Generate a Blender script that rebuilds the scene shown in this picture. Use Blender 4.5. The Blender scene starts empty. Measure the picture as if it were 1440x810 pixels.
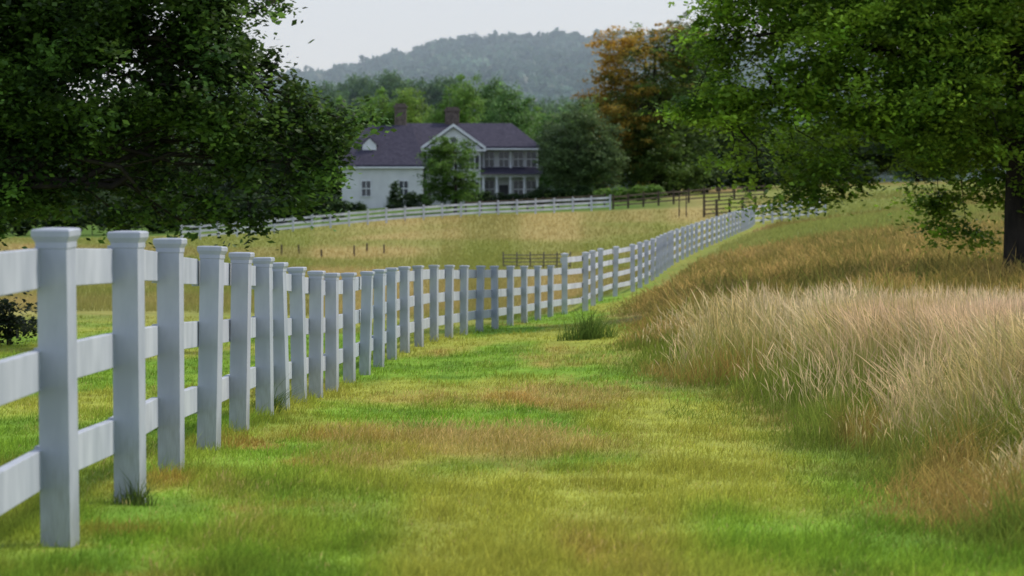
import bpy, math, numpy as np
from mathutils import Vector
scene=bpy.context.scene
FP=4000.0; HY=300.0; CZ=1.5
def P(px,py,D): return ((px-720)*D/FP, D, CZ+(HY-py)*D/FP)
R=np.random.default_rng(7)

# ---------------------------------------------------------------- utilities
def link(o): scene.collection.objects.link(o); return o
def mesh_np(name,V,F,mat=None,col=None,smooth=False):
    V=np.asarray(V,dtype=np.float32); F=np.asarray(F,dtype=np.int32)
    k=F.shape[1]; m=bpy.data.meshes.new(name)
    m.vertices.add(len(V)); m.vertices.foreach_set("co",V.ravel())
    m.loops.add(F.size); m.loops.foreach_set("vertex_index",F.ravel())
    m.polygons.add(len(F)); m.polygons.foreach_set("loop_start",np.arange(0,F.size,k,dtype=np.int32))
    if smooth: m.polygons.foreach_set("use_smooth",np.ones(len(F),dtype=bool))
    m.update(calc_edges=True)
    if col is not None:
        a=m.attributes.new("col",'FLOAT_COLOR','POINT')
        c=np.ones((len(V),4),dtype=np.float32); c[:,:3]=col; a.data.foreach_set("color",c.ravel())
    if mat: m.materials.append(mat)
    return m
def mesh_py(name,V,F,mat=None,smooth=False):
    m=bpy.data.meshes.new(name); m.from_pydata(V,[],F); m.update()
    if mat: m.materials.append(mat)
    if smooth:
        for p in m.polygons: p.use_smooth=True
    return m
def obj(name,mesh,parent=None,loc=(0,0,0)):
    o=bpy.data.objects.new(name,mesh); link(o); o.location=loc
    if parent: o.parent=parent
    return o
def empty(name,loc,label,cat,group=None):
    o=bpy.data.objects.new(name,None); link(o); o.location=loc; o.empty_display_size=0.2
    o["label"]=label; o["category"]=cat
    if group:o["group"]=group
    return o
class MB:
    def __init__(s): s.V=[]; s.F=[]
    def box(s,x0,x1,y0,y1,z0,z1):
        n=len(s.V)
        s.V+=[(x0,y0,z0),(x1,y0,z0),(x1,y1,z0),(x0,y1,z0),(x0,y0,z1),(x1,y0,z1),(x1,y1,z1),(x0,y1,z1)]
        s.F+=[tuple(n+i for i in f) for f in [(0,3,2,1),(4,5,6,7),(0,1,5,4),(1,2,6,5),(2,3,7,6),(3,0,4,7)]]
    def poly(s,pts,faces):
        n=len(s.V); s.V+=[tuple(p) for p in pts]; s.F+=[tuple(n+i for i in f) for f in faces]
    def loft(s,cx,cy,prof,sides=4,rot=math.pi/4):
        n=len(s.V)
        for r,z in prof:
            for i in range(sides):
                a=rot+2*math.pi*i/sides; rr=r*(math.sqrt(2) if sides==4 else 1)
                s.V.append((cx+rr*math.cos(a),cy+rr*math.sin(a),z))
        for k in range(len(prof)-1):
            for i in range(sides):
                j=(i+1)%sides; a=n+k*sides
                s.F.append((a+i,a+j,a+sides+j,a+sides+i))
        s.F.append(tuple(n+i for i in range(sides))[::-1])
        s.F.append(tuple(n+(len(prof)-1)*sides+i for i in range(sides)))
    def beam(s,a,b,h,w,off=0):
        a=Vector(a);b=Vector(b); d=(b-a); sn=Vector((d.y,-d.x,0)).normalized(); side=sn*w/2; up=Vector((0,0,h/2)); a=a-sn*off; b=b-sn*off
        pts=[a-side-up,a+side-up,a+side+up,a-side+up,b-side-up,b+side-up,b+side+up,b-side+up]
        s.poly(pts,[(0,1,2,3),(7,6,5,4),(0,4,5,1),(1,5,6,2),(2,6,7,3),(3,7,4,0)])
    def mesh(s,name,mat,smooth=False): return mesh_py(name,s.V,s.F,mat,smooth)

def hash2(i,j,s):
    v=np.sin(i*127.1+j*311.7+s*74.7)*43758.5453; return v-np.floor(v)
def vnoise(x,y,s=0):
    i=np.floor(x);j=np.floor(y);fx=x-i;fy=y-j;fx=fx*fx*(3-2*fx);fy=fy*fy*(3-2*fy)
    a=hash2(i,j,s);b=hash2(i+1,j,s);c=hash2(i,j+1,s);d=hash2(i+1,j+1,s)
    return (a*(1-fx)+b*fx)*(1-fy)+(c*(1-fx)+d*fx)*fy
def fbm(x,y,s=0,o=3):
    t=0;a=1;n=0
    for k in range(o):
        t=t+a*vnoise(x*2**k,y*2**k,s+k*3.1);n+=a;a*=.5
    return t/n
def sstep(a,b,x):
    t=np.clip((x-a)/(b-a),0,1); return t*t*(3-2*t)

# ---------------------------------------------------------------- materials
def newmat(name):
    m=bpy.data.materials.new(name); m.use_nodes=True; nt=m.node_tree
    return m,nt,nt.nodes["Principled BSDF"]
def surf(name,c1,c2,scale=5,rough=.6,bump=.0,stretch=(1,1,1),bscale=None,spec=.3,detail=6,grime=None):
    m,nt,b=newmat(name); N=nt.nodes;L=nt.links
    tc=N.new("ShaderNodeTexCoord"); mp=N.new("ShaderNodeMapping"); mp.inputs["Scale"].default_value=stretch
    no=N.new("ShaderNodeTexNoise"); no.inputs["Scale"].default_value=scale; no.inputs["Detail"].default_value=detail
    cr=N.new("ShaderNodeValToRGB"); cr.color_ramp.elements[0].position=.35;cr.color_ramp.elements[1].position=.65
    cr.color_ramp.elements[0].color=(*c1,1);cr.color_ramp.elements[1].color=(*c2,1)
    L.new(tc.outputs["Object"],mp.inputs[0]);L.new(mp.outputs[0],no.inputs[0]);L.new(no.outputs[0],cr.inputs[0])
    src=cr.outputs[0]
    if grime:
        sp=N.new("ShaderNodeSeparateXYZ");L.new(tc.outputs["Object"],sp.inputs[0])
        n2=N.new("ShaderNodeTexNoise");n2.inputs["Scale"].default_value=14;n2.inputs["Detail"].default_value=5
        a1=N.new("ShaderNodeMath");a1.operation='MULTIPLY_ADD';a1.inputs[1].default_value=.55;L.new(n2.outputs[0],a1.inputs[0]);L.new(sp.outputs[2],a1.inputs[2])
        r=N.new("ShaderNodeMapRange");r.inputs[1].default_value=.22;r.inputs[2].default_value=.6;r.inputs[3].default_value=.6;r.inputs[4].default_value=0;L.new(a1.outputs[0],r.inputs[0])
        mx=N.new("ShaderNodeMix");mx.data_type='RGBA';mx.inputs["B"].default_value=(*grime,1);L.new(r.outputs[0],mx.inputs["Factor"]);L.new(src,mx.inputs["A"]);src=mx.outputs["Result"]
    L.new(src,b.inputs["Base Color"])
    b.inputs["Roughness"].default_value=rough; b.inputs["Specular IOR Level"].default_value=spec
    if bump:
        bp=N.new("ShaderNodeBump");bp.inputs["Strength"].default_value=bump;bp.inputs["Distance"].default_value=.02
        L.new(no.outputs[0],bp.inputs["Height"]);L.new(bp.outputs[0],b.inputs["Normal"])
    return m
def leafmat(name,trans=.35,gloss=.25,rough=.5):
    m,nt,b=newmat(name);N=nt.nodes;L=nt.links
    at=N.new("ShaderNodeAttribute");at.attribute_name="col"
    tr=N.new("ShaderNodeBsdfTranslucent");mx=N.new("ShaderNodeMixShader");mx.inputs[0].default_value=trans
    hs=N.new("ShaderNodeHueSaturation");hs.inputs["Value"].default_value=1.6;hs.inputs["Hue"].default_value=.485
    L.new(at.outputs["Color"],b.inputs["Base Color"]);L.new(at.outputs["Color"],hs.inputs["Color"]);L.new(hs.outputs[0],tr.inputs[0])
    b.inputs["Roughness"].default_value=rough;b.inputs["Specular IOR Level"].default_value=gloss
    L.new(b.outputs[0],mx.inputs[1]);L.new(tr.outputs[0],mx.inputs[2]);L.new(mx.outputs[0],N["Material Output"].inputs[0])
    return m
M_leaf=leafmat("leaf_material",.40,.3)
M_grass=leafmat("grass_material",.38,.06,.8)
M_bark=surf("bark",(.012,.010,.009),(.035,.029,.024),6,.9,.8,(1,1,.25))
M_white=surf("fence_paint",(.37,.40,.47),(.50,.525,.60),5.0,.55,.08,(1,1,.4))
M_post=surf("post_paint",(.31,.34,.41),(.44,.465,.54),6.0,.6,.10,(1,1,.35),grime=(.15,.165,.12))
M_whitefar=surf("fence_paint_weathered",(.38,.40,.47),(.58,.60,.67),1.2,.6)
M_brown=surf("weathered_wood",(.035,.026,.02),(.10,.075,.055),3,.85)
M_wall=surf("painted_brick",(.54,.545,.57),(.62,.625,.65),.8,.8)
M_trim=surf("white_trim",(.60,.61,.66),(.70,.71,.76),2,.6)
M_brick=surf("chimney_brick",(.08,.064,.056),(.16,.128,.115),4,.9)
M_door=surf("door_paint",(.03,.03,.04),(.05,.05,.06),2,.5)
M_glass,nt,b=newmat("window_glass");b.inputs["Base Color"].default_value=(.04,.045,.06,1);b.inputs["Roughness"].default_value=.12
M_roof,nt,b=newmat("roof_shingles");N=nt.nodes;L=nt.links
tc=N.new("ShaderNodeTexCoord");br=N.new("ShaderNodeTexBrick");br.inputs["Scale"].default_value=2.2
br.inputs["Color1"].default_value=(.042,.039,.065,1);br.inputs["Color2"].default_value=(.072,.066,.10,1);br.inputs["Mortar"].default_value=(.024,.023,.036,1)
sx=N.new("ShaderNodeSeparateXYZ");cx=N.new("ShaderNodeCombineXYZ");ad=N.new("ShaderNodeMath")
L.new(tc.outputs["Object"],sx.inputs[0]);L.new(sx.outputs[0],ad.inputs[0]);L.new(sx.outputs[1],ad.inputs[1]);L.new(ad.outputs[0],cx.inputs[0]);L.new(sx.outputs[2],cx.inputs[1])
L.new(cx.outputs[0],br.inputs[0]);L.new(br.outputs[0],b.inputs["Base Color"]);b.inputs["Roughness"].default_value=.85;b.inputs["Specular IOR Level"].default_value=.25
M_ground,nt,b=newmat("meadow_ground");N=nt.nodes;L=nt.links
at=N.new("ShaderNodeAttribute");at.attribute_name="col";ge=N.new("ShaderNodeNewGeometry")
mp=N.new("ShaderNodeMapping");mp.inputs["Scale"].default_value=(1,.5,1)
n1=N.new("ShaderNodeTexNoise");n1.inputs["Scale"].default_value=2.5;n1.inputs["Detail"].default_value=8;n1.inputs["Roughness"].default_value=.7
mr=N.new("ShaderNodeMapRange");mr.inputs[1].default_value=.3;mr.inputs[2].default_value=.7;mr.inputs[3].default_value=.65;mr.inputs[4].default_value=1.25
mu=N.new("ShaderNodeVectorMath");mu.operation='SCALE'
L.new(ge.outputs["Position"],mp.inputs[0]);L.new(mp.outputs[0],n1.inputs[0]);L.new(n1.outputs[0],mr.inputs[0]);L.new(at.outputs["Color"],mu.inputs[0]);L.new(mr.outputs[0],mu.inputs["Scale"])
L.new(mu.outputs[0],b.inputs["Base Color"]);b.inputs["Roughness"].default_value=.95;b.inputs["Specular IOR Level"].default_value=.05
bp=N.new("ShaderNodeBump");bp.inputs["Strength"].default_value=.4;bp.inputs["Distance"].default_value=.1;L.new(n1.outputs[0],bp.inputs["Height"]);L.new(bp.outputs[0],b.inputs["Normal"])

# ---------------------------------------------------------------- fence plan
px1=[83,182,240,296,335,368,394,420,443,465,490,513,533,550,568,586,610,630,652,671,697,717,737,755,775,790]
D1=[12.5,14.6,17,19.5,22.2,25,27,29.2,31.3,33.5,36,38.3,40.7,43.2,46,49,52,54.5,57,60,63,66,69.5,73,77,80.5]
py1=[768,708,664,633,606,586,576,567,560,553,540,528,516,505,496,488,480,475,471,467,463,458,455,450,446,443]
fx=[-1.97]+[(p-720)*d/FP for p,d in zip(px1,D1)]; fy=[10.0]+D1; fz=[-1.47]+[(300-p)*d/FP for p,d in zip(py1,D1)]
sec2=[(806,438,84),(857,420,96),(875,413,102),(905,396,118),(940,375,142),(975,356,165),(1005,341,188),(1035,327,216),(1062,315,250)]
FX=fx+[(a-720)*d/FP for a,b_,d in sec2]; FY=fy+[d for a,b_,d in sec2]; FZ=fz+[(300-b_)*d/FP for a,b_,d in sec2]
FXa=np.array(FX);FYa=np.array(FY);FZa=np.array(FZ)
FXs=FXa.copy();FZs=FZa.copy()
for _ in range(2):
    FXs[4:-1]=(FXs[3:-2]+2*FXs[4:-1]+FXs[5:])/4; FZs[5:-1]=(FZs[4:-2]+2*FZs[5:-1]+FZs[6:])/4
def fenceX(Y): return np.interp(Y,np.concatenate([[0],FYa]),np.concatenate([[-2.0],FXs]))

# ---------------------------------------------------------------- terrain
C=[]
for X,Y,Z in zip(FXs,FYa,FZs):
    C.append((X/Y*FP,Y,Z))
def c(px,py,D): C.append((px-720,D,(300-py)*D/FP))
for D,z in [(10,-1.45),(20,-1.62),(32,-1.9),(50,-2.2),(80,-2.75),(130,-2.95),(190,-2.85)]:
    C.append((-1000,D,z+.05)); C.append((-2200,D,z+.2)); 
for D,z in [(10,-1.45),(20,-1.7),(32,-1.95),(50,-1.95)]:
    C.append((700,D,z)); C.append((1900,D,z+.3))
C+= [(-350,60,-2.4),(-350,100,-2.85),(-350,180,-2.85),(-100,130,-3.0),(0,200,-2.7),(150,220,-2.0)]
c(270,337,260);c(450,324,262);c(650,308,268);c(900,291,285);c(1000,284,290);c(0,340,255);c(-600,340,250)
c(560,290,330);c(800,284,330);c(200,318,330);c(-600,318,330);c(1000,272,335)
c(1440,395,63);c(1200,400,63);c(1000,420,75);c(1150,355,110);c(1300,340,110);c(1600,350,110);c(1150,318,170);c(1300,300,180);c(1700,300,180)
c(1140,304,255);c(1250,275,290);c(1320,263,300);c(1440,263,300);c(2400,263,300)
c(1320,255,400);c(800,270,420);c(300,290,420);c(-800,290,420);c(2400,255,420)
C=np.array(C)
def uv(px,D): return np.stack([px/500.0,np.log(D)*2.2],-1)
cp=uv(C[:,0],C[:,1]); NCP=len(cp)
def phi(r2): return 0.5*r2*np.log(r2+1e-9)
d2=((cp[:,None]-cp[None])**2).sum(-1); A=np.zeros((NCP+3,NCP+3)); A[:NCP,:NCP]=phi(d2)+np.eye(NCP)*.006; A[:NCP,NCP]=1;A[:NCP,NCP+1:]=cp;A[NCP,:NCP]=1;A[NCP+1:,:NCP]=cp.T
WTS=np.linalg.solve(A,np.concatenate([C[:,2],[0,0,0]]))
def gz(X,Y):
    X=np.atleast_1d(np.asarray(X,float));Y=np.atleast_1d(np.asarray(Y,float))
    Yc=np.clip(Y,10,420); u=np.clip(X/np.maximum(Yc,1)*FP,-2400,2400); q=uv(u,Yc); out=np.zeros(len(X))
    for s in range(0,len(X),20000):
        qq=q[s:s+20000]; r=((qq[:,None]-cp[None])**2).sum(-1)
        out[s:s+20000]=phi(r)@WTS[:NCP]+WTS[NCP]+qq@WTS[NCP+1:]
    return out+CZ
def g1(X,Y): return float(gz([X],[Y])[0])

def lawnR(Y):
    Y=np.asarray(Y,float)
    return np.interp(Y,[0,12.5,20,26,34,44,65,88,110,140,190,250],[2.55,2.35,2.25,2.2,1.95,1.85,2.3,3.7,6.0,8.9,15,23])+.55*(vnoise(Y*.28,Y*0,61)-.5)+.3*(vnoise(Y*.9,Y*0,62)-.5)
GREEN=np.array([.205,.350,.042]);GREEN2=np.array([.13,.245,.030]);YEL=np.array([.42,.39,.08]);GOLD=np.array([.51,.365,.12]);RED=np.array([.42,.24,.075]);OLIVE=np.array([.22,.19,.055]);STRAW=np.array([.50,.36,.16])
def mixc(a,b_,t): return a+(b_-a)*t[:,None]
def bump2(X,Y,x0,y0,rx,ry): return np.exp(-((X-x0)/rx)**2-((Y-y0)/ry)**2)
def goldmask(X,Y):
    n1=fbm(X*1.1+Y*.05,Y*.22,3,4)
    g=.08+.8*bump2(X,Y,-.1,31,1.9,3.0)+bump2(X,Y,-.1,21.5,1.6,2.0)*.8+.75*bump2(X,Y,-1.5,18,.5,5)+.3*bump2(X,Y,1.5,14.5,.6,1.3)+.35*bump2(X,Y,-.5,13,1.1,1.0)+.3*bump2(X,Y,0,40,1.5,5)
    g-= .8*bump2(X,Y,-.1,26.2,1.2,1.5)+.5*bump2(X,Y,1.3,20,.6,4)+.3*bump2(X,Y,.5,17,1,1.2)
    return np.clip(sstep(.3,1.25,g+ (n1-.5)*2.4),0,1)
def gcol(X,Y):
    n1=fbm(X*.7,Y*.15,1);n2=fbm(X*2.2,Y*.7,9)
    sc=np.clip(Y/60,1,6)
    nl=fbm(X/sc*.8,Y/sc*.3,12)
    cI=mixc(np.tile(GREEN,(len(X),1)),GREEN2,sstep(.4,.65,n2)*.8)
    cI=mixc(cI,YEL,sstep(.42,.68,n1)*.65)
    gm=goldmask(X,Y)
    s=X-fenceX(Y)
    red=bump2(s,Y,.4,17,.5,5)*sstep(.45,.65,fbm(X*1.5,Y*.8,21))+.4*sstep(.58,.72,fbm(X*1.3,Y*.4,23))*gm
    cI=mixc(cI,GOLD*.8,gm*.7);cI=mixc(cI,RED,np.clip(red*1.1,0,.6))
    cI=mixc(cI,np.array([.27,.27,.07]),.7*sstep(85,130,Y))
    R_=sstep(-.5,.6,X-lawnR(Y)+(fbm(X*1.5,Y*.6,66)-.5)*.8)
    cr=mixc(np.tile(OLIVE,(len(X),1)),STRAW*.8,sstep(.4,.62,nl)*.75)
    cr=mixc(cr,np.array([.13,.17,.035]),sstep(.45,.6,fbm(X*1.1,Y*.5,35))*.75*sstep(50,35,Y))
    cr=mixc(cr,np.array([.10,.11,.03]),.75*np.exp(-((Y-104-X*.3)/9)**2)*sstep(.3,.6,fbm(X*.12,Y*.05,37)))  # shade beneath the right tree, painted as a dark band in the ground colour
    cr=mixc(cr,np.array([.24,.28,.075]),sstep(.35,.6,fbm(X*.06,Y*.03,33))*.8*sstep(115,150,Y))
    cI=mixc(cI,cr,R_)
    Lf=sstep(.2,1.5,-s)*sstep(48,85,Y)
    cl=mixc(np.tile(np.array([.40,.32,.125]),(len(X),1)),np.array([.25,.24,.07]),sstep(.40,.65,nl)*.8)
    cl=mixc(cl,np.array([.20,.25,.05]),sstep(.45,.66,fbm(X*.05,Y*.03,44))*.6)
    cI=mixc(cI,cl,Lf)
    far=sstep(275,284,Y)*sstep(25,10,X)
    cI=mixc(cI,np.array([.10,.17,.035]),far)
    return cI
rows=np.concatenate([[-30,-10,0,4,7],np.exp(np.linspace(np.log(9),np.log(600),360)),[800,1200,2500,5000]])
us=np.concatenate([np.linspace(-6000,-1300,14),np.linspace(-1200,1200,330),np.linspace(1300,6000,14)])
XX=[];YY=[]
for y in rows: XX.append(us/FP*max(y,14)); YY.append(np.full(len(us),y))
XX=np.concatenate(XX);YY=np.concatenate(YY);ZZ=gz(XX,YY)
nr=len(rows);nc=len(us);i,j=np.meshgrid(np.arange(nr-1),np.arange(nc-1),indexing='ij');a=(i*nc+j).ravel()
F=np.stack([a,a+1,a+nc+1,a+nc],-1)
ground=obj("ground",mesh_np("ground",np.stack([XX,YY,ZZ],-1),F,M_ground,gcol(XX,YY),True));ground["kind"]="structure"
ground["label"]="gently rolling green and golden meadow ground"

# ---------------------------------------------------------------- grass strands
def strands(name,X,Y,h,w,lean,cb,ct,prof,label,wind=(.35,.1),parent=None,sink=.02,cpow=1.2):
    n=len(X);K=len(prof);Z=gz(X,Y)-sink
    th=R.uniform(0,2*np.pi,n);ld=np.stack([np.cos(th),np.sin(th)],-1)*lean[:,None]+np.array(wind)*lean[:,None]
    yaw=R.normal(0,.7,n);sd=np.stack([np.cos(yaw),np.sin(yaw),np.zeros(n)],-1)
    V=np.zeros((n,K,2,3),np.float32);Cc=np.zeros((n,K,2,3),np.float32)
    for k,(t,wp) in enumerate(prof):
        p=np.stack([X+ld[:,0]*h*t*t,Y+ld[:,1]*h*t*t,Z+h*t*(1-.25*lean*t)],-1)
        off=sd*(w*wp/2)[:,None];V[:,k,0]=p-off;V[:,k,1]=p+off
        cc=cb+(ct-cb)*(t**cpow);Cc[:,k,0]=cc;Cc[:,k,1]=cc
    base=(np.arange(n)*K*2)[:,None];ks=np.arange(K-1)[None]*2;a=(base+ks).ravel()
    F=np.stack([a,a+1,a+3,a+2],-1)
    o=obj(name,mesh_np(name,V.reshape(-1,3),F,M_grass,Cc.reshape(-1,3)),parent)
    if not parent: o["kind"]="stuff"
    o["label"]=label
    return o
def sampD(n,a,b_,p):
    u=R.random(n);q=1-p
    return (a**q+u*(b_**q-a**q))**(1/q)
def var(n,s): return np.exp(R.normal(0,s,n))[:,None]
n=420000;D=sampD(n,10.8,95,1.75);X=R.uniform(-900,820,n)/FP*D
k=(X<lawnR(D)+R.normal(.2,.4,n))&~((X<fenceX(D)-.5)&(D>70));X=X[k];D=D[k];n=len(X)
base=gcol(X,D);gm=goldmask(X,D)
hh=(.022+.10*fbm(X*2.6,D*1.3,5)**2)*np.exp(R.normal(0,.36,n))*(1+.2*gm)
hh*=1+.7*np.exp(-((X-fenceX(D))/.16)**2)*sstep(14,22,D)
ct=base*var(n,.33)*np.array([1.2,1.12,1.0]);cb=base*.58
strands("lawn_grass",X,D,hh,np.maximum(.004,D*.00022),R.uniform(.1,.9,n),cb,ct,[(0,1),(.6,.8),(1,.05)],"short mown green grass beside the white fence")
n=130000;D=sampD(n,11,45,1.5);X=R.uniform(-700,820,n)/FP*D;gm=goldmask(X,D)
k=(R.random(n)<(gm*.7+.05)*(.45+.55*sstep(13,20,D)))&(X<lawnR(D)+.3);X=X[k];D=D[k];n=len(X);gm=gm[k]
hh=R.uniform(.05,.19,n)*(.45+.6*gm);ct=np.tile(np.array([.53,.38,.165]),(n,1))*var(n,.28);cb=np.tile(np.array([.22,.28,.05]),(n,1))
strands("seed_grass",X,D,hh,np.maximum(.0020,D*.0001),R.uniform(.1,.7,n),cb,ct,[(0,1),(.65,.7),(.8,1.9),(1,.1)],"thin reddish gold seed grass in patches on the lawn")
def tall(name,n,Da,Db,p,edge,hmul,ctop,cbot,w0,label,hs=.9,soft=1.6,clump=.5,cpow=1.2,lean=(.05,.7),head=2.2,base_d=.12):
    D=sampD(n,Da,Db,p);X0=lawnR(D)-.5;X=X0+(D*.29-X0)*R.random(n)
    nn=fbm(X*.8,D*.35,55);cl=fbm(X*1.7,D*.8,57,2)
    q=(X-lawnR(D)-edge+(nn-.5)*1.6)
    dens=sstep(-.3,soft,q)*(base_d+(1-base_d)*sstep(clump-.13,clump+.1,cl*.6+nn*.4+.04*sstep(0,3,q)))
    k=R.random(n)<dens;X=X[k];D=D[k];nn=nn[k];cl=cl[k];q=q[k];n=len(X)
    e=sstep(-.2,1.6,q)
    hh=hs*hmul(X,D)*(.3+.7*e)*(.4+1.2*cl)*np.exp(R.normal(0,.2,n));hh=np.minimum(hh,1.25*hs)
    m=sstep(.36,.64,fbm(X*.9,D*.4,70));m2=sstep(.46,.62,fbm(X*1.2,D*.5,71))
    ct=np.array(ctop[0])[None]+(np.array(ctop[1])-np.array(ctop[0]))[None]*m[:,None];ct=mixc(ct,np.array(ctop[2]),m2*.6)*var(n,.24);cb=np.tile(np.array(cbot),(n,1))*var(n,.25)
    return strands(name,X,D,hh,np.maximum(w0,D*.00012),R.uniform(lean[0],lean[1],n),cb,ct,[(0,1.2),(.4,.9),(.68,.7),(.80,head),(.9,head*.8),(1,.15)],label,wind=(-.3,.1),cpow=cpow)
tall("tall_grass",88000,14.5,48,1.35,.3,
     lambda X,D:np.interp(D,[14.5,17,20,24,32,40,48],[.3,.5,.85,1.15,1.1,.8,.55]),[(.68,.48,.30),(.76,.59,.37),(.48,.38,.13)],(.17,.25,.035),.0030,"tall pinkish tan meadow grass gone to seed",hs=.90,cpow=1.9,lean=(.03,.5),head=2.7,base_d=.13,clump=.52)
tall("meadow_grass",85000,44,130,1.5,.1,
     lambda X,D:.6+.0*X,[(.26,.205,.055),(.50,.345,.12),(.15,.17,.04)],(.13,.15,.035),.004,"olive brown meadow grass in uneven tufts",hs=.75,soft=1.0,clump=.45)
n=105000;D=sampD(n,11.5,56,1.5);X=lawnR(D)-.7+R.random(n)**1.2*6.5;nn=fbm(X*1.3,D*.6,91);q=X-lawnR(D)
k=R.random(n)<sstep(-.7,.5,q+(nn-.5)*1.5);X=X[k];D=D[k];nn=nn[k];q=q[k];n=len(X)
hh=(.06+.95*nn**1.6*sstep(-.4,1.2,q))*np.exp(R.normal(0,.35,n))
m=sstep(.52,.68,fbm(X*.9,D*.4,17));ct=np.array([.20,.28,.045])[None]*(1-m[:,None])+np.array([.44,.32,.09])[None]*m[:,None]
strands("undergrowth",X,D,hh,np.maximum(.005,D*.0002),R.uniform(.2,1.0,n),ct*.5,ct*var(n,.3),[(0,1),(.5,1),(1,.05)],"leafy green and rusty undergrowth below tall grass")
n=130000;D=sampD(n,75,275,1.2);X=R.uniform(-760,0,n)/FP*D;X=np.where(R.random(n)<.5,X,R.uniform(-100,500,n)/FP*D)
k=(X<fenceX(D)-.8);X=X[k];D=D[k];n=len(X);base=gcol(X,D)
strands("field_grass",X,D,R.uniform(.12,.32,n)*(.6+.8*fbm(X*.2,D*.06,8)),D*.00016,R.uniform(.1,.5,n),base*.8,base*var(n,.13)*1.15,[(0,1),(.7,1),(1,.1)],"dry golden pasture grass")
n=60000;D=sampD(n,110,300,1.1);X=R.uniform(180,900,n)/FP*D;k=(X>lawnR(D)+.5);X=X[k];D=D[k];n=len(X);base=gcol(X,D)
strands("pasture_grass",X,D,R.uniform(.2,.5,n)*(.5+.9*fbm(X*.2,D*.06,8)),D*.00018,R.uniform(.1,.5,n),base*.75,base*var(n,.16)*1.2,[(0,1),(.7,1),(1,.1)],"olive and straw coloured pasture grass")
def tuft(x,D,r,h,n,colr,label):
    a=R.uniform(0,2*np.pi,n);rr=r*R.random(n);X=x+np.cos(a)*rr;Y=D+np.sin(a)*rr
    o=strands("grass_tuft",X,Y,h*(1-.6*rr/r)*np.exp(R.normal(0,.3,n)),np.full(n,max(.005,D*.00018)),R.uniform(.2,1.0,n),np.tile(np.array(colr)*.5,(n,1)),np.array(colr)*var(n,.3),[(0,1),(.6,.9),(1,.05)],label)
    del o["kind"];o["category"]="grass tuft"
tuft((826-720)/FP*50,50,.55,.5,520,(.12,.20,.04),"loose dark green grass tuft on the lawn")
tuft(-2.18,25.5,.16,.3,200,(.08,.14,.03),"weedy tuft at the foot of a fence post")
tuft(-1.93,14.5,.13,.16,150,(.10,.15,.035),"weedy tuft at the foot of a fence post")

# ---------------------------------------------------------------- fences
PR=.068
def postmesh(H,r=PR):
    m=MB();m.loft(0,0,[(r,-.15),(r,H-.06)]);return m.mesh("post",M_post)
def capmesh(H,r=PR):
    m=MB();m.loft(0,0,[(r+.003,H-.088),(r+.004,H-.084),(r+.004,H-.060),(r+.018,H-.034),(r+.019,H-.010),(r+.012,H-.003),(r-.02,H)]);return m.mesh("post_cap",M_post)
def bevel(o,w=.005):
    md=o.modifiers.new("bevel",'BEVEL');md.width=w;md.segments=2;md.limit_method='ANGLE'
pts=[(x,y,g1(x,y)) for x,y in zip(FXs[:27],fy)]
f=empty("rail_fence",pts[1],"white painted three rail fence with capped square posts","fence")
O=Vector(pts[1]);H=1.4;pm=postmesh(H);cm=capmesh(H)
R2=np.random.default_rng(3)
offs=PR+.024
for i,p in enumerate(pts):
    q=pts[min(i+1,len(pts)-1)];r=pts[max(i-1,0)];yaw=math.atan2(q[1]-r[1],q[0]-r[0])-math.pi/2
    if i<len(pts)-1:
        o=obj("post",pm,f,Vector(p)-O);o.rotation_euler=(R2.normal(0,.012),R2.normal(0,.012),yaw-.14+R2.normal(0,.03));bevel(o,.003)
        cpo=obj("post_cap",cm,o,(0,0,0));bevel(cpo,.0012)
        for zz in (1.225,.79,.345):
            m=MB();a=Vector(p)-O+Vector((.0,.0,zz+R2.normal(0,.008)));b_=Vector(q)-O+Vector((0,0,zz+R2.normal(0,.008)))
            d=(b_-a).normalized();m.beam(a+d*.004,b_-d*.004,.175,.045,offs)
            ro=obj("rail",m.mesh("rail",M_white),f);bevel(ro,.004)
ys=[80.5];y=84.0
while y<250: ys.append(y); y+=4.8
xs=[float(np.interp(y,FYa,FXs)) for y in ys]
xe,ye=xs[-1],ys[-1]
for kk in range(1,9): xs.append(xe+ (28-xe)*kk/8*1.0); ys.append(ye+7*kk/8)
pts2=[(x,y,g1(x,y)) for x,y in zip(xs,ys)]
def simple_fence(name,pts,H,rails,rh,mat,label,pr=.07,cap=True,group=None,off=0):
    f=empty(name,pts[0],label,"fence",group);O=Vector(pts[0])
    m=MB()
    m.loft(0,0,[(pr,-.2),(pr,H-.1),(pr+.025,H-.08),(pr+.025,H-.02),(.02,H)] if cap else [(pr,-.2),(pr*.95,H)])
    pmx=m.mesh("post",mat)
    for p in pts:
        o=obj("post",pmx,f,Vector(p)-O);q=R2.normal(0,.012);o.rotation_euler=(q,q,R2.normal(0,.03));
    for zz in rails:
        m=MB()
        for a,b_ in zip(pts[:-1],pts[1:]):
            m.beam(Vector(a)-O+Vector((0,0,zz+R2.normal(0,.012))),Vector(b_)-O+Vector((0,0,zz+R2.normal(0,.012))),rh,.05,off)
        obj("rail",m.mesh("rail",mat),f)
    return f
simple_fence("rail_fence",pts2,1.74,(.33,.75,1.17,1.55),.15,M_whitefar,"taller white four rail fence climbing the meadow",pr=.08,off=.10)
def line(pa,pb,nn,bend=0):
    out=[]
    for i in range(nn+1):
        t=i/nn;px=pa[0]+(pb[0]-pa[0])*t;D=pa[1]+(pb[1]-pa[1])*t;x=(px-720)*D/FP;out.append((x,D,g1(x,D)))
    return out
simple_fence("rail_fence",line((255,258),(858,281),23),1.45,(.38,.78,1.2),.19,M_whitefar,"long white rail fence along the house grounds",pr=.085)
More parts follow.
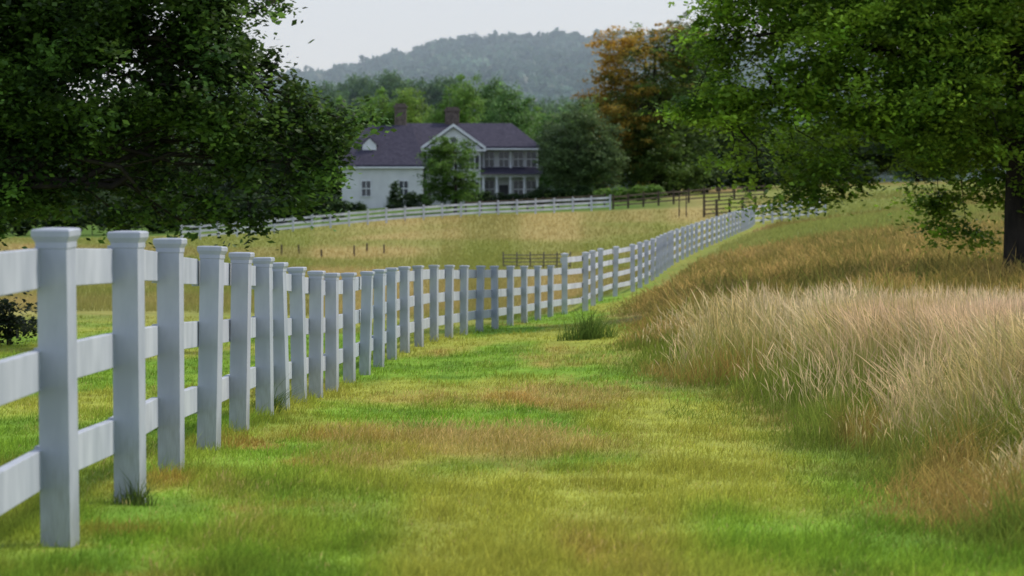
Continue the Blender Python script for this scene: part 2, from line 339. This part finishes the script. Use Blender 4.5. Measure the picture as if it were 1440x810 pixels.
simple_fence("rail_fence",line((862,281),(1075,300),10),1.5,(.4,.8,1.25),.14,M_brown,"weathered brown rail fence at the field edge",pr=.1,cap=False)
simple_fence("rail_fence",line((655,283),(850,295),9),1.3,(.5,1.1),.14,M_brown,"weathered brown rail fence before the hedge",pr=.09,cap=False)
simple_fence("rail_fence",line((990,262),(1062,268),4),1.6,(.3,.7,1.1,1.45),.12,M_brown,"weathered brown plank fence across the slope",pr=.11,cap=False)
simple_fence("wooden_hurdle",line((708,158),(802,154),5),.95,(.2,.4,.6,.8),.05,surf("pale_weathered_wood",(.10,.085,.065),(.22,.19,.15),3,.85),"low grey brown wooden hurdle in the dry field",pr=.04,cap=False)
def stake(px,D,h):
    x=(px-720)*D/FP;m=MB();m.loft(0,0,[(.06,-.2),(.055,h),(.02,h+.05)],6,0);o=obj("wooden_stake",m.mesh("wooden_stake",M_brown),None,(x,D,g1(x,D)))
    o["label"]="slim weathered wooden stake in the pasture";o["category"]="stake";o["group"]="stakes in the pasture"
for px,D,h in [(955,262,2.3),(965,262,2.2),(396,190,.7),(420,195,.6),(498,188,.7),(516,200,.6),(540,196,.6),(452,184,.5)]: stake(px,D,h)

# ---------------------------------------------------------------- trees
def tube(pts,rad,sides=7):
    V=[];F=[]
    pts=[Vector(p) for p in pts]
    for k,p in enumerate(pts):
        d=(pts[min(k+1,len(pts)-1)]-pts[max(k-1,0)]).normalized();a=d.orthogonal().normalized() if k==0 else (a-d*a.dot(d)).normalized();b_=d.cross(a)
        for s in range(sides):
            t=2*math.pi*s/sides;V.append(tuple(p+(a*math.cos(t)+b_*math.sin(t))*rad[k]))
    for k in range(len(pts)-1):
        for s in range(sides):
            u=(s+1)%sides;F.append((k*sides+s,k*sides+u,(k+1)*sides+u,(k+1)*sides+s))
    F.append(tuple(range(sides))[::-1]);F.append(tuple((len(pts)-1)*sides+s for s in range(sides)))
    return V,F
def wob(a,b_,nseg,amp,rng,sag=0):
    a=np.array(a,float);b_=np.array(b_,float);out=[];L_=np.linalg.norm(b_-a)
    for k in range(nseg+1):
        t=k/nseg;p=a+(b_-a)*t
        if 0<k<nseg: p=p+rng.normal(0,amp*L_,3)
        p[2]+=sag*L_*math.sin(math.pi*t);out.append(tuple(p))
    return out
def leaves(rng,cent,ccol,nl,sr,ls,flat=.45,droop=.25,colvar=.22,tilt=.55):
    n=len(cent)*nl;ci=np.repeat(np.arange(len(cent)),nl)
    th=rng.uniform(0,2*np.pi,len(cent));ax=np.stack([np.cos(th),np.sin(th),rng.normal(-droop,.3,len(cent))],-1)
    t=rng.uniform(-1,1,n);g=rng.normal(0,.42,(n,3));g[:,2]*=flat
    P_=cent[ci]+(ax[ci]*t[:,None]*.8+g)*(sr*np.exp(rng.normal(0,.25,len(cent))))[ci][:,None]
    P_[:,2]-=droop*sr*t*t*.6
    a=rng.uniform(0,2*np.pi,n);d=np.stack([np.cos(a),np.sin(a),rng.normal(-.3,.4,n)],-1);d/=np.linalg.norm(d,axis=1)[:,None]
    nrm=np.stack([rng.normal(0,tilt,n),rng.normal(0,tilt,n),np.ones(n)],-1)
    s=np.cross(nrm,d);s/=np.linalg.norm(s,axis=1)[:,None]+1e-9
    l=ls*np.exp(rng.normal(0,.25,n))[:,None];w=l*.6
    V=np.stack([P_-d*l*.5,P_+s*w*.5-d*l*.05,P_+d*l*.5,P_-s*w*.5-d*l*.05],1)
    cc=ccol[ci]*np.exp(rng.normal(0,colvar,n))[:,None]
    col=np.repeat(cc[:,None],4,1).reshape(-1,3)
    F=np.arange(n*4).reshape(-1,4)
    return V.reshape(-1,3),F,col
def blobcent(rng,blobs,n,gap=.42,freq=.5,shell=.45):
    B=np.array(blobs,float);vol=B[:,3]*B[:,4]*B[:,5];out=[];ph=rng.uniform(0,6.28,(3,3));got=0
    while got<n:
        k=rng.choice(len(B),n*2,p=vol**.8/(vol**.8).sum());d=rng.normal(0,1,(n*2,3));d/=np.linalg.norm(d,axis=1)[:,None]
        r=rng.random(n*2)**shell;p=B[k,:3]+d*r[:,None]*B[k,3:6]
        q=p*freq*2.2;nz=.5+(np.sin(q[:,0]+1.7*np.sin(q[:,1]*.8+ph[0,0])+ph[0,1])+np.sin(q[:,1]+1.5*np.sin(q[:,2]*1.3+ph[1,0])+ph[1,1])+np.sin(q[:,2]*1.6+1.3*np.sin(q[:,0]*1.1+ph[2,0])+ph[2,1]))/6
        p=p[nz>gap];out.append(p);got+=len(p)
    return np.concatenate(out)[:n]
def tree_meshes(seed,blobs,trunk,limbr,ncl,nl,sr,ls,colf,gap=.4,freq=.5,twigs=40,flat=.45,droop=.25,shell=.45,tilt=.55,zlimb=0):
    rng=np.random.default_rng(seed);V=[];F=[]
    def add(vf):
        n0=len(V);V.extend(vf[0]);F.extend([tuple(n0+i for i in f_) for f_ in vf[1]])
    add(tube(trunk[0],trunk[1],10))
    tp=np.array(trunk[0]);cent=blobcent(rng,blobs,ncl,gap,freq,shell);BC=np.array(blobs)[:,:3]
    for b_ in blobs:
        c_=np.array(b_[:3]);k=int(np.clip(np.searchsorted(tp[:,2],c_[2]-.12*np.linalg.norm(c_[:2]-tp[-1,:2])),2,len(tp)-1));st=tp[k];r0=None
        if c_[2]<zlimb:
            up=BC[BC[:,2]>max(c_[2]+.5,zlimb)];st=up[np.argmin(np.linalg.norm(up-c_,axis=1))];r0=.035
        L_=np.linalg.norm(c_-st);r0=r0 or min(trunk[1][k]*.7,limbr*(.4+L_*.08))
        w=wob(st,c_,5,.05,rng,.10);add(tube(w,[r0*(1-.8*i/5) for i in range(6)],6))
        near=np.argsort(np.linalg.norm(cent-c_,axis=1))[:max(8,ncl//len(blobs))]
        for q in rng.choice(near,min(twigs,len(near)),replace=False):
            s0=w[rng.integers(3,6)];add(tube(wob(s0,cent[q],3,.06,rng,.04),[r0*.18,r0*.13,r0*.08,r0*.03],4))
    tm=mesh_py("trunk",V,F,M_bark,True)
    cc=colf(cent,rng);lv=leaves(rng,cent,cc,nl,sr,ls,flat,droop,tilt=tilt)
    cmh=mesh_np("crown",lv[0],lv[1],M_leaf,lv[2])
    return tm,cmh
def place_tree(ms,loc,label,s=1,rot=0,group=None,sz=None,name="tree",cat="tree"):
    e=empty(name,loc,label,cat,group);e.rotation_euler=(0,0,rot);e.scale=(s,s,sz or s)
    if ms[0]: obj("trunk",ms[0],e)
    obj("crown",ms[1],e);return e
def cf(c1,c2,s=.18):
    c1=np.array(c1);c2=np.array(c2)
    def f_(c_,rng):
        t=rng.random(len(c_))[:,None];return (c1+(c2-c1)*t)*np.exp(rng.normal(0,s,len(c_)))[:,None]
    return f_
def B(px,py,r,D,base,ry=None,dy=0,rz=None):
    x,y,z=P(px,py,D);return (x-base[0],y-base[1]+dy,z-base[2],r*D/FP,(ry or r)*D/FP,(rz or r)*D/FP)
D=45;tx=(-130-720)*D/FP
base=(tx,D,g1(tx,D))
bl=[B(-160,-80,300,D,base),B(20,-40,210,D,base),B(20,110,150,D,base),B(160,50,165,D,base,dy=-1),B(170,175,100,D,base,dy=1),B(300,5,80,D,base),B(290,125,110,D,base,dy=-.5),
    B(385,175,82,D,base,rz=56),B(445,200,55,D,base,rz=36),B(480,168,34,D,base,rz=18),B(470,240,32,D,base,rz=26),B(350,235,58,D,base,rz=34),B(420,272,42,D,base,rz=20),B(300,282,42,D,base,rz=24),B(350,308,32,D,base,rz=14),B(225,256,55,D,base,rz=34),B(170,304,38,D,base,rz=20),B(110,256,65,D,base,rz=40),B(60,296,36,D,base,rz=18),B(250,308,26,D,base,rz=14),
    B(-60,225,140,D,base),B(390,2,46,D,base,rz=24),B(345,80,45,D,base,rz=28),B(405,115,42,D,base,rz=24),B(200,-150,240,D,base),B(30,250,70,D,base,rz=42)]
tr=([(0,0,-.2),(.1,0,1),(.0,.1,2.4),(.15,0,4),(.2,.1,6),(.1,.2,8.5)],[.34,.27,.25,.22,.16,.08])
ms=tree_meshes(11,bl,tr,.09,3000,80,.34,.105,cf((.020,.048,.012),(.075,.145,.025),.38),gap=.375,freq=1.05,twigs=9,flat=.65,droop=.42,shell=.5,tilt=.75)
place_tree(ms,base,"large dark leafy tree with low spreading branches behind the fence")
D=63;tx=(1432-720)*D/FP;base=(tx,D,g1(tx,D))
bl=[B(1200,60,140,D,base,dy=-1),B(1080,105,90,D,base,rz=70),B(1020,150,65,D,base,rz=40),B(970,155,34,D,base,rz=22),B(1005,60,50,D,base,rz=38),B(1120,205,85,D,base,dy=.5,rz=52),B(1090,262,50,D,base,rz=38),B(1165,252,60,D,base,rz=36),B(1030,215,40,D,base,rz=26),B(1250,180,110,D,base,dy=-1,rz=64),B(1060,10,80,D,base),B(1350,60,150,D,base,dy=1),
    B(1370,190,95,D,base,dy=1.5,rz=60),B(1335,285,48,D,base,dy=1.5,rz=54),B(1370,312,46,D,base,dy=1.2,rz=46),B(1400,270,46,D,base,dy=1.2,rz=46),B(1415,205,50,D,base,dy=-1.8,rz=40),B(1180,-120,200,D,base),B(1430,-150,260,D,base),B(1560,100,220,D,base),B(1700,150,200,D,base),B(1540,230,80,D,base),B(1290,130,120,D,base,dy=-1.5)]
tr=([(0,0,-.2),(-.03,0,.6),(-.05,0,1.6),(-.0,.1,3),(-.1,0,5),(.1,.1,8),(.1,.2,11)],[.42,.31,.27,.25,.23,.17,.08])
ms=tree_meshes(23,bl,tr,.12,3700,80,.45,.125,cf((.060,.138,.015),(.245,.39,.04),.33),gap=.38,freq=.9,twigs=8,flat=.5,droop=.32,shell=.45,zlimb=3.4,tilt=.6)
place_tree(ms,base,"large spreading leafy tree standing in the tall grass")
def generic(seed,H,Wd,col,bare=.18,ncl=800,nl=36,ls=.36,sr=.9,gap=.22,nb=13):
    rng=np.random.default_rng(seed);bl=[];cz=H*(bare+(1-bare)*.5)
    bl.append((0,0,cz,Wd*.40,Wd*.40,H*(1-bare)*.46))
    for i in range(nb):
        a=rng.uniform(0,6.28);zz=rng.uniform(-.42,.36);rr=Wd*.5*math.sqrt(1-(zz*1.6)**2)*rng.uniform(.5,.75)
        r=Wd*rng.uniform(.16,.26);bl.append((math.cos(a)*rr,math.sin(a)*rr,cz+zz*H*(1-bare),r,r,r*.8))
    tr=([(0,0,-.3),(.1,0,H*.2),(0,.1,H*.5),(.05,0,H*.8)],[H*.025,H*.02,H*.014,H*.005])
    return tree_meshes(seed,bl,tr,H*.01,ncl,nl,sr,ls,col,gap=gap,freq=.35,twigs=3,shell=.35)
V_dark=[generic(100+i,15,12,cf((.024,.050,.02),(.060,.105,.032)),bare=.05) for i in range(3)]
V_mid=[generic(200+i,15,12,c_,bare=.05) for i,c_ in enumerate([cf((.075,.16,.032),(.175,.31,.062)),cf((.052,.12,.036),(.125,.235,.068)),cf((.085,.16,.03),(.20,.32,.06))])]
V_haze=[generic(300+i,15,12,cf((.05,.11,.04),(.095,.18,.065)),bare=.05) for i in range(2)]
def bt(px,top,D,w,var,label,base=None,group="trees behind the farmhouse"):
    x=(px-720)*D/FP;z=g1(x,D);H=CZ+(HY-top)*D/FP-z;s=w*D/FP/12.5
    ms=var[int(R2.integers(len(var)))];place_tree(ms,(x,D,z-.2),label,s,R2.uniform(0,6.28),group,H/14.6)
LD="tall dark green deciduous tree in the wood";LM="full green deciduous tree behind the house";LH="hazy blue green tree on the rising ground"
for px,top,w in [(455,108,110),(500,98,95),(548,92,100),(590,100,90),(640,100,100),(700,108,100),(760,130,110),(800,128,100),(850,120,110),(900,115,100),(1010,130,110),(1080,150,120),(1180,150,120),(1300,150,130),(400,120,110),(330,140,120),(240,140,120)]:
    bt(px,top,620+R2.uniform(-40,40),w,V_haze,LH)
for px,top,w in [(480,125,90),(538,112,90),(585,118,80),(618,135,70),(653,92,78),(715,108,98),(750,140,80),(690,125,70),(785,145,85),(840,130,90),(480,150,90)]:
    bt(px,top,405+R2.uniform(-15,15),w,V_mid,LM)
for px,top,w in [(-120,120,170),(-20,160,150),(70,170,130),(150,190,120),(220,180,120),(290,200,110),(350,190,120),(410,180,110),(455,195,90),(1010,70,120),(1055,130,100),(1120,175,110),(1200,160,130),(1290,170,130),(1390,150,150),(1500,160,150),(975,90,100),(890,165,90),(30,230,120),(120,250,100),(200,250,100),(280,255,100),(350,260,90),(420,255,80)]:
    bt(px,top,372+R2.uniform(-25,15),w,V_dark,LD)
x,D=(812-720)*322/FP,322
ms=generic(41,11.3,10.5,cf((.06,.10,.042),(.125,.19,.072)),bare=.05,ncl=900,ls=.28,sr=.7)
place_tree(ms,(x,D,g1(x,D)),"grey green tree beside the house porch",1)
def autumn(c_,rng):
    n=len(c_);t=np.clip(.30-.07*c_[:,0]+.035*(c_[:,2]-11)+rng.normal(0,.24,n),0,1)
    a=np.array([.07,.125,.028]);o=np.array([.40,.26,.038]);m_=sstep(.25,1.0,t)
    return mixc(np.tile(a,(n,1)),o,m_)*np.exp(rng.normal(0,.24,n))[:,None]
ms=generic(59,21.5,15.5,autumn,bare=.04,ncl=2400,nl=38,ls=.32,sr=.8,gap=.2,nb=26)
x,D=(920-720)*330/FP,330
place_tree(ms,(x,D,g1(x,D)),"tall tree turning orange brown among green trees")
x,D=(640-720)*290/FP,290
ms=generic(63,7.7,6.7,cf((.05,.11,.022),(.11,.205,.038)),bare=.12,ncl=620,nl=40,ls=.2,sr=.45,gap=.2)
place_tree(ms,(x,D,g1(x,D)),"small rounded bright green tree before the house")
# ---------------------------------------------------------------- shrubs
def shrub(name,px,D,w,h,col,label,cat="bush",depth=None,n=90,group=None,cone=False,ls=.16,zoff=0):
    rng=np.random.default_rng(int(abs(px)*7+D));x=(px-720)*D/FP;z=g1(x,D)
    if cone: bl=[(0,0,h*t,w*.5*(1-t)+.1,w*.5*(1-t)+.1,h*.16) for t in (.12,.3,.5,.68,.85)]
    else:
        k=max(1,int(w/(h*.9)));bl=[((i+.5)/k*w-w/2,0,h*.48,w/k*.6,(depth or w/k)*.5,h*.5*rng.uniform(.85,1.1)) for i in range(k)]
    cent=blobcent(rng,bl,n,.0,1,.3);lv=leaves(rng,cent,cf(*col)(cent,rng),40,.28,ls)
    e=empty(name,(x,D,z),label,cat,group);obj("foliage",mesh_np("foliage",lv[0],lv[1],M_leaf,lv[2]),e)
    V,F=tube([(0,0,-.1),(0,0,h*.5)],[.05,.03],6);obj("stem",mesh_py("stem",V,F,M_bark),e)
DK=((.022,.045,.016),(.05,.095,.03));BR=((.08,.16,.028),(.15,.27,.05))
shrub("conifer_shrub",556,318,2.1,3.4,DK,"dark pointed evergreen beside the white wall","conifer",cone=True,n=160)
shrub("bush",578,318,1.3,1.9,DK,"dark rounded evergreen by the house wall")
shrub("bush",597,318,1.6,1.5,DK,"dark rounded evergreen by the house wall")
shrub("bush",500,320,2.2,1.0,DK,"low dark evergreen by the house wall")
shrub("bush",655,319,2.4,1.6,DK,"dark rounded evergreen by the house wall")
shrub("hedge",712,319,8.5,1.5,DK,"clipped dark green hedge before the porch","hedge",n=440)
shrub("hedge",790,318,7.0,2.0,DK,"loose dark hedge beside the porch","hedge",n=380)
for px,w in [(850,1.9),(873,2.0),(899,2.1),(920,1.6)]: shrub("bush",px,308,w,1.75,BR,"round bright green bush at the lawn edge",group="round bushes at the lawn edge")
for px,w,h in [(262,9,3.6),(325,9,3.3),(385,8,3.2),(440,7,2.8),(200,9,3.8),(130,10,4),(50,10,4),(960,7,3),(1030,8,4),(1100,9,3.6),(1180,9,3.2),(-30,10,4)]:
    shrub("bush",px,292 if px<800 else 342,w,h,DK,"dense dark undergrowth bush at the wood edge",n=260,ls=.3,group="bushes at the wood edge")
shrub("bush",12,46,.9,.75,((.012,.022,.012),(.03,.045,.02)),"dark leafy bush in place of a low hanging branch behind the white fence",n=40,ls=.09)  # bush form stands in for a low hanging branch of the left tree

# ---------------------------------------------------------------- house
hx,hy,hz=P(620,290,330);hz=g1(hx,hy)-.1
hs=empty("farmhouse",(hx,hy,hz),"white two storey farmhouse with purple grey hipped roof","house")
def part(name,m,mat,parent=None): return obj(name,m.mesh(name,mat),parent or hs)
def hip(x0,x1,y0,y1,ze,rx0,rx1,ry,zr,ov=.45):
    m=MB();x0-=ov;x1+=ov;y0-=ov;y1+=ov;t=.22
    m.poly([(x0,y0,ze),(x1,y0,ze),(x1,y1,ze),(x0,y1,ze),(rx0,ry,zr),(rx1,ry,zr),(x0,y0,ze-t),(x1,y0,ze-t),(x1,y1,ze-t),(x0,y1,ze-t)],
      [(0,1,5,4),(1,2,5),(2,3,4,5),(3,0,4),(6,7,1,0),(7,8,2,1),(8,9,3,2),(9,6,0,3),(9,8,7,6)]);return m
m=MB();m.box(-11.3,-2.0,-3,6,-.5,4.45);part("wing_wall",m,M_wall)
m=MB();m.box(-1.99,11.2,2.2,9.5,-.5,6.6);part("main_wall",m,M_wall)
m=MB();m.box(-1.65,4.6,-.2,2.19,-.5,6.6);part("bay_wall",m,M_wall)
part("wing_roof",hip(-11.3,-2,-3,6,4.65,-8.6,-3.4,1.5,9.35),M_roof)
part("main_roof",hip(-6.4,11.2,.4,9.5,6.85,-5.2,8.2,4.9,9.7),M_roof)
m=MB();m.box(-6.4,-1.992,2.3,9.45,3,6.6);part("link_wall",m,M_wall)
m=MB();gx0,gx1,gp=-2.3,5.25,1.48;yf=-.75
m.poly([(gx0,yf,6.75),(gp,yf,9.45),(gx1,yf,6.75),(gx0,5,6.75),(gp,5,9.45),(gx1,5,6.75),(gx0,yf,6.5),(gp,yf,9.2),(gx1,yf,6.5),(gx0,5,6.5),(gp,5,9.2),(gx1,5,6.5)],
 [(0,1,4,3),(1,2,5,4),(6,9,10,7),(7,10,11,8),(0,3,9,6),(2,8,11,5)]);part("gable_roof",m,M_roof)
m=MB();m.poly([(-1.8,-.25,6.6),(4.75,-.25,6.6),(gp,-.25,9.0),(-1.8,.1,6.6),(4.75,.1,6.6),(gp,.1,9.0)],[(0,1,2),(3,5,4),(0,2,5,3),(1,4,5,2),(0,3,4,1)]);part("pediment",m,M_trim)
m=MB()
def bargeboard(ax,az,bx,bz,y0=-.84,y1=-.755,h=.34):
    m.poly([(ax,y0,az-h),(bx,y0,bz-h),(bx,y0,bz+.03),(ax,y0,az+.03),(ax,y1,az-h),(bx,y1,bz-h),(bx,y1,bz+.03),(ax,y1,az+.03)],[(0,1,2,3),(7,6,5,4),(0,4,5,1),(3,2,6,7),(0,3,7,4),(1,5,6,2)])
bargeboard(gx0,6.75,gp,9.45);bargeboard(gp,9.45,gx1,6.75);part("gable_trim",m,M_trim)
m=MB();m.box(gx0,gx1,-.83,-.255,6.28,6.5);part("cornice",m,M_trim)
for (x0,x1,yy,z0) in [(-11.6,-1.75,-3.52,4.38),(4.9,11.7,-.12,6.58)]:
    m=MB();m.box(x0,x1,yy,yy+.12,z0-.12,z0+.06);part("cornice",m,M_trim)
m=MB();m.loft(gp,0,[(.35,0),(.35,.06)],16,0);V=[(x,-.26-z,y_+7.6) for x,y_,z in m.V];part_m=mesh_py("gable_window",V,m.F,M_glass);obj("window",part_m,hs)
m=MB();m.box(-9.0,-7.4,-1.6,.8,6.0,7.0);m.poly([(-9.0,-1.6,7.0),(-7.4,-1.6,7.0),(-8.2,-1.6,7.75),(-9.0,.8,7.0),(-7.4,.8,7.0),(-8.2,.8,7.75)],[(0,1,2),(3,5,4)]);dm=part("dormer",m,M_trim)
m=MB();m.poly([(-9.2,-1.75,6.9),(-8.2,-1.75,7.9),(-7.2,-1.75,6.9),(-9.2,1.2,6.9),(-8.2,1.2,7.9),(-7.2,1.2,6.9)],[(0,1,4,3),(1,2,5,4)]);part("dormer_roof",m,M_roof,dm)
for cx_,cy_,w,z1 in [(-4.75,2.2,.68,11.9),(1.2,5.2,.82,11.6)]:
    m=MB();m.box(cx_-w,cx_+w,cy_-.6,cy_+.6,7.5,z1-.5);m.box(cx_-w-.12,cx_+w+.12,cy_-.72,cy_+.72,z1-.497,z1-.25);m.box(cx_-w+.1,cx_+w-.1,cy_-.5,cy_+.5,z1-.247,z1);part("chimney",m,M_brick)
def window(x,z,y,w=1.0,h=1.6,shut=True):
    m=MB();m.box(x-w/2,x+w/2,y-.03,y+.05,z,z+h);wn=part("window",m,M_glass)
    m=MB();t=.09
    m.box(x-w/2-t,x-w/2,y-.08,y+.02,z,z+h);m.box(x+w/2,x+w/2+t,y-.08,y+.02,z,z+h);m.box(x-w/2-t,x+w/2+t,y-.08,y+.02,z+h,z+h+t);m.box(x-w/2-.14,x+w/2+.14,y-.12,y+.02,z-.1,z-.003)
    m.box(x-.035,x+.035,y-.06,y-.033,z,z+h)
    m.box(x-w/2,x+w/2,y-.064,y-.034,z+h*.47,z+h*.53);part("frame",m,M_trim,wn)
    if shut:
        for sx0 in (x-w/2-.55,x+w/2+.12):
            m=MB();m.box(sx0,sx0+.42,y-.07,y-.005,z,z+h);part("shutter",m,M_door)
for x in (-8.5,-4.2): window(x,1.1,-3.03,1.0,1.7,False)
for x in (-.5,1.5,3.4): window(x,4.2,-.23,.95,1.6)
for x in (-.5,3.4): window(x,1.0,-.23,.95,1.7)
for x in (5.6,7.3,9.0,10.5): window(x,4.55,2.17,1.1,1.75,False)
for x in (5.6,9.0,10.5): window(x,.9,2.17,1.1,2.0,False)
m=MB();m.box(6.75,7.8,2.1,2.19,0,2.4);dr=part("door",m,M_door)
m=MB();m.loft(6.95,2.05,[(.04,1.05),(.04,1.13)],8,0);part("handle",m,M_brick,dr)
m=MB();m.box(4.62,11.5,-.2,2.18,-.4,.15);part("porch_floor",m,M_trim)
m=MB();m.box(4.62,11.5,-.25,2.18,3.3,3.6);part("porch_beam",m,M_trim)
m=MB();m.poly([(4.62,-1.1,3.62),(11.9,-1.1,3.62),(11.9,1.6,4.5),(4.62,1.6,4.5),(4.62,-1.1,3.603),(11.9,-1.1,3.603),(11.9,1.6,3.603),(4.62,1.6,3.603)],[(0,1,2,3),(0,4,5,1),(1,5,6,2),(4,7,6,5),(0,3,7,4),(2,6,7,3)]);part("porch_roof",m,M_roof)
for x in (4.95,6.5,8.1,9.7,11.2):
    m=MB();m.loft(x,0,[(.24,.16),(.24,.3),(.18,.34),(.16,3.1),(.22,3.16),(.22,3.297)],12,0);part("column",m,M_trim)
for x in (4.95,8.1,11.2):
    m=MB();m.loft(x,1.3,[(.13,4.3),(.12,6.4),(.16,6.45),(.16,6.6)],10,0);part("column",m,M_trim)

# ---------------------------------------------------------------- hill
rp=[(-3000,260),(-1200,220),(-200,170),(300,145),(470,130),(530,115),(600,97),(650,91),(720,87),(800,83),(880,79),(960,80),(1100,90),(1400,100),(2200,170),(4000,250)]
def hillz(px,D):
    yr=np.interp(px,[a for a,b_ in rp],[b_ for a,b_ in rp]);zr=(300-yr)*1500/FP
    t=np.clip((D-650)/850,0,1);prof=t**1.1;back=np.clip((D-1500)/600,0,1)
    nz=(fbm(px*.006,D*.005,77)-.5)*14*np.clip(t*3,0,1)*(1-t*.6)
    return CZ-6+(zr+6)*prof-60*back**1.5+nz
pxs=np.linspace(-3000,4000,260);Ds=np.concatenate([np.linspace(640,1500,60),np.linspace(1530,2200,10)])
PX,DD=np.meshgrid(pxs,Ds);PX=PX.ravel();DD=DD.ravel();V=np.stack([(PX-720)*DD/FP,DD,hillz(PX,DD)],-1)
nc=len(pxs);i,j=np.meshgrid(np.arange(len(Ds)-1),np.arange(nc-1),indexing='ij');a=(i*nc+j).ravel();F=np.stack([a,a+1,a+nc+1,a+nc],-1)
M_hill=surf("hill_ground",(.04,.08,.06),(.06,.11,.085),.05,.95)  # blue haze tint mixed into the ground colour
o=obj("hill",mesh_np("hill",V,F,M_hill,None,True));o["kind"]="structure";o["label"]="wooded hill in blue haze"
rng=np.random.default_rng(5);nn=1500
px=np.concatenate([rng.uniform(250,1250,nn),rng.uniform(380,1000,160)]);D=np.concatenate([rng.uniform(760,1510,nn),rng.uniform(1470,1510,160)]);z=hillz(px,D)
cx_=(px-720)*D/FP;r=rng.uniform(4.5,10,len(px));Cn=np.stack([cx_,D,z+r*.3],-1)
nl=300;dv=rng.normal(0,1,(len(px),nl,3));dv/=np.linalg.norm(dv,axis=2)[:,:,None];dv[:,:,2]=np.abs(dv[:,:,2])*1.1-.1
lump=1+.25*np.sin(dv[:,:,0]*5+px[:,None])*np.sin(dv[:,:,1]*4+px[:,None]*3)+rng.normal(0,.07,(len(px),nl))
Pp=(Cn[:,None]+dv*(r[:,None]*lump)[:,:,None]).reshape(-1,3)
cb=np.tile(np.array([.07,.125,.095]),(len(px),1))*np.exp(rng.normal(0,.2,len(px)))[:,None];cc=np.repeat(cb,nl,0)*np.exp(rng.normal(0,.08,len(px)*nl))[:,None]  # blue shift puts part of the haze into the foliage colour
n=len(Pp);d=rng.normal(0,1,(n,3));d/=np.linalg.norm(d,axis=1)[:,None];e_=rng.normal(0,1,(n,3));s2=np.cross(d,e_);s2/=np.linalg.norm(s2,axis=1)[:,None]
l=1.5*np.exp(rng.normal(0,.3,n))[:,None]
V=np.stack([Pp-d*l,Pp+s2*l*.7,Pp+d*l,Pp-s2*l*.7],1).reshape(-1,3)
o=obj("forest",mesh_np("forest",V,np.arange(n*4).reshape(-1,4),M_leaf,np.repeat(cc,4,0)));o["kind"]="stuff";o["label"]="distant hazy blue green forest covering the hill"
# thin haze in the air in front of the hill: a real, even scattering volume
M_haze=bpy.data.materials.new("haze_air");M_haze.use_nodes=True;nt=M_haze.node_tree;nt.nodes.clear()
vs=nt.nodes.new("ShaderNodeVolumeScatter");vs.inputs["Color"].default_value=(.66,.83,1,1);vs.inputs["Density"].default_value=.00085;mo=nt.nodes.new("ShaderNodeOutputMaterial");nt.links.new(vs.outputs[0],mo.inputs["Volume"])
m=MB();m.box(-1500,1500,560,1520,-40,160)
o=obj("haze",m.mesh("haze",M_haze));o["kind"]="structure";o["label"]="thin blue morning haze before the hill"

# ---------------------------------------------------------------- light
w=bpy.data.worlds.new("World");scene.world=w;w.use_nodes=True;nt=w.node_tree;N=nt.nodes;L=nt.links;bg=N["Background"]
sk=N.new("ShaderNodeTexSky");sk.sky_type='NISHITA';sk.sun_disc=False;EL=math.radians(50);AZ=math.radians(72)
sk.sun_elevation=EL;sk.sun_rotation=AZ;sk.dust_density=1
bg.inputs["Strength"].default_value=.05;L.new(sk.outputs[0],bg.inputs[0])
tcw=N.new("ShaderNodeTexCoord");sw=N.new("ShaderNodeSeparateXYZ");L.new(tcw.outputs["Generated"],sw.inputs[0])
mw=N.new("ShaderNodeMapRange");mw.inputs[1].default_value=.10;mw.inputs[2].default_value=.5;mw.inputs[3].default_value=.86;mw.inputs[4].default_value=.58;L.new(sw.outputs[2],mw.inputs[0])
b2=N.new("ShaderNodeBackground");b2.inputs["Color"].default_value=(.75,.84,1.0,1);L.new(mw.outputs[0],b2.inputs["Strength"])
ad=N.new("ShaderNodeAddShader");L.new(bg.outputs[0],ad.inputs[0]);L.new(b2.outputs[0],ad.inputs[1]);L.new(ad.outputs[0],N["World Output"].inputs[0])
sun=bpy.data.lights.new("sun",'SUN');sun.energy=2.9;sun.angle=math.radians(10);sun.color=(1,.93,.80)
so=bpy.data.objects.new("sun",sun);link(so)
sd=Vector((math.sin(AZ)*math.cos(EL),math.cos(AZ)*math.cos(EL),math.sin(EL)));so.rotation_euler=sd.to_track_quat('Z','Y').to_euler()
cam=bpy.data.cameras.new("camera");cam.lens=100;cam.sensor_width=36;cam.clip_end=8000;cam.clip_start=.5
cam.dof.use_dof=True;cam.dof.focus_distance=26;cam.dof.aperture_fstop=4.5
co=bpy.data.objects.new("camera",cam);link(co);co.location=(0,0,CZ);co.rotation_euler=(math.radians(90)-math.atan(105/FP),0,0);scene.camera=co
scene.view_settings.view_transform='Standard';scene.view_settings.look='None';scene.view_settings.exposure=0
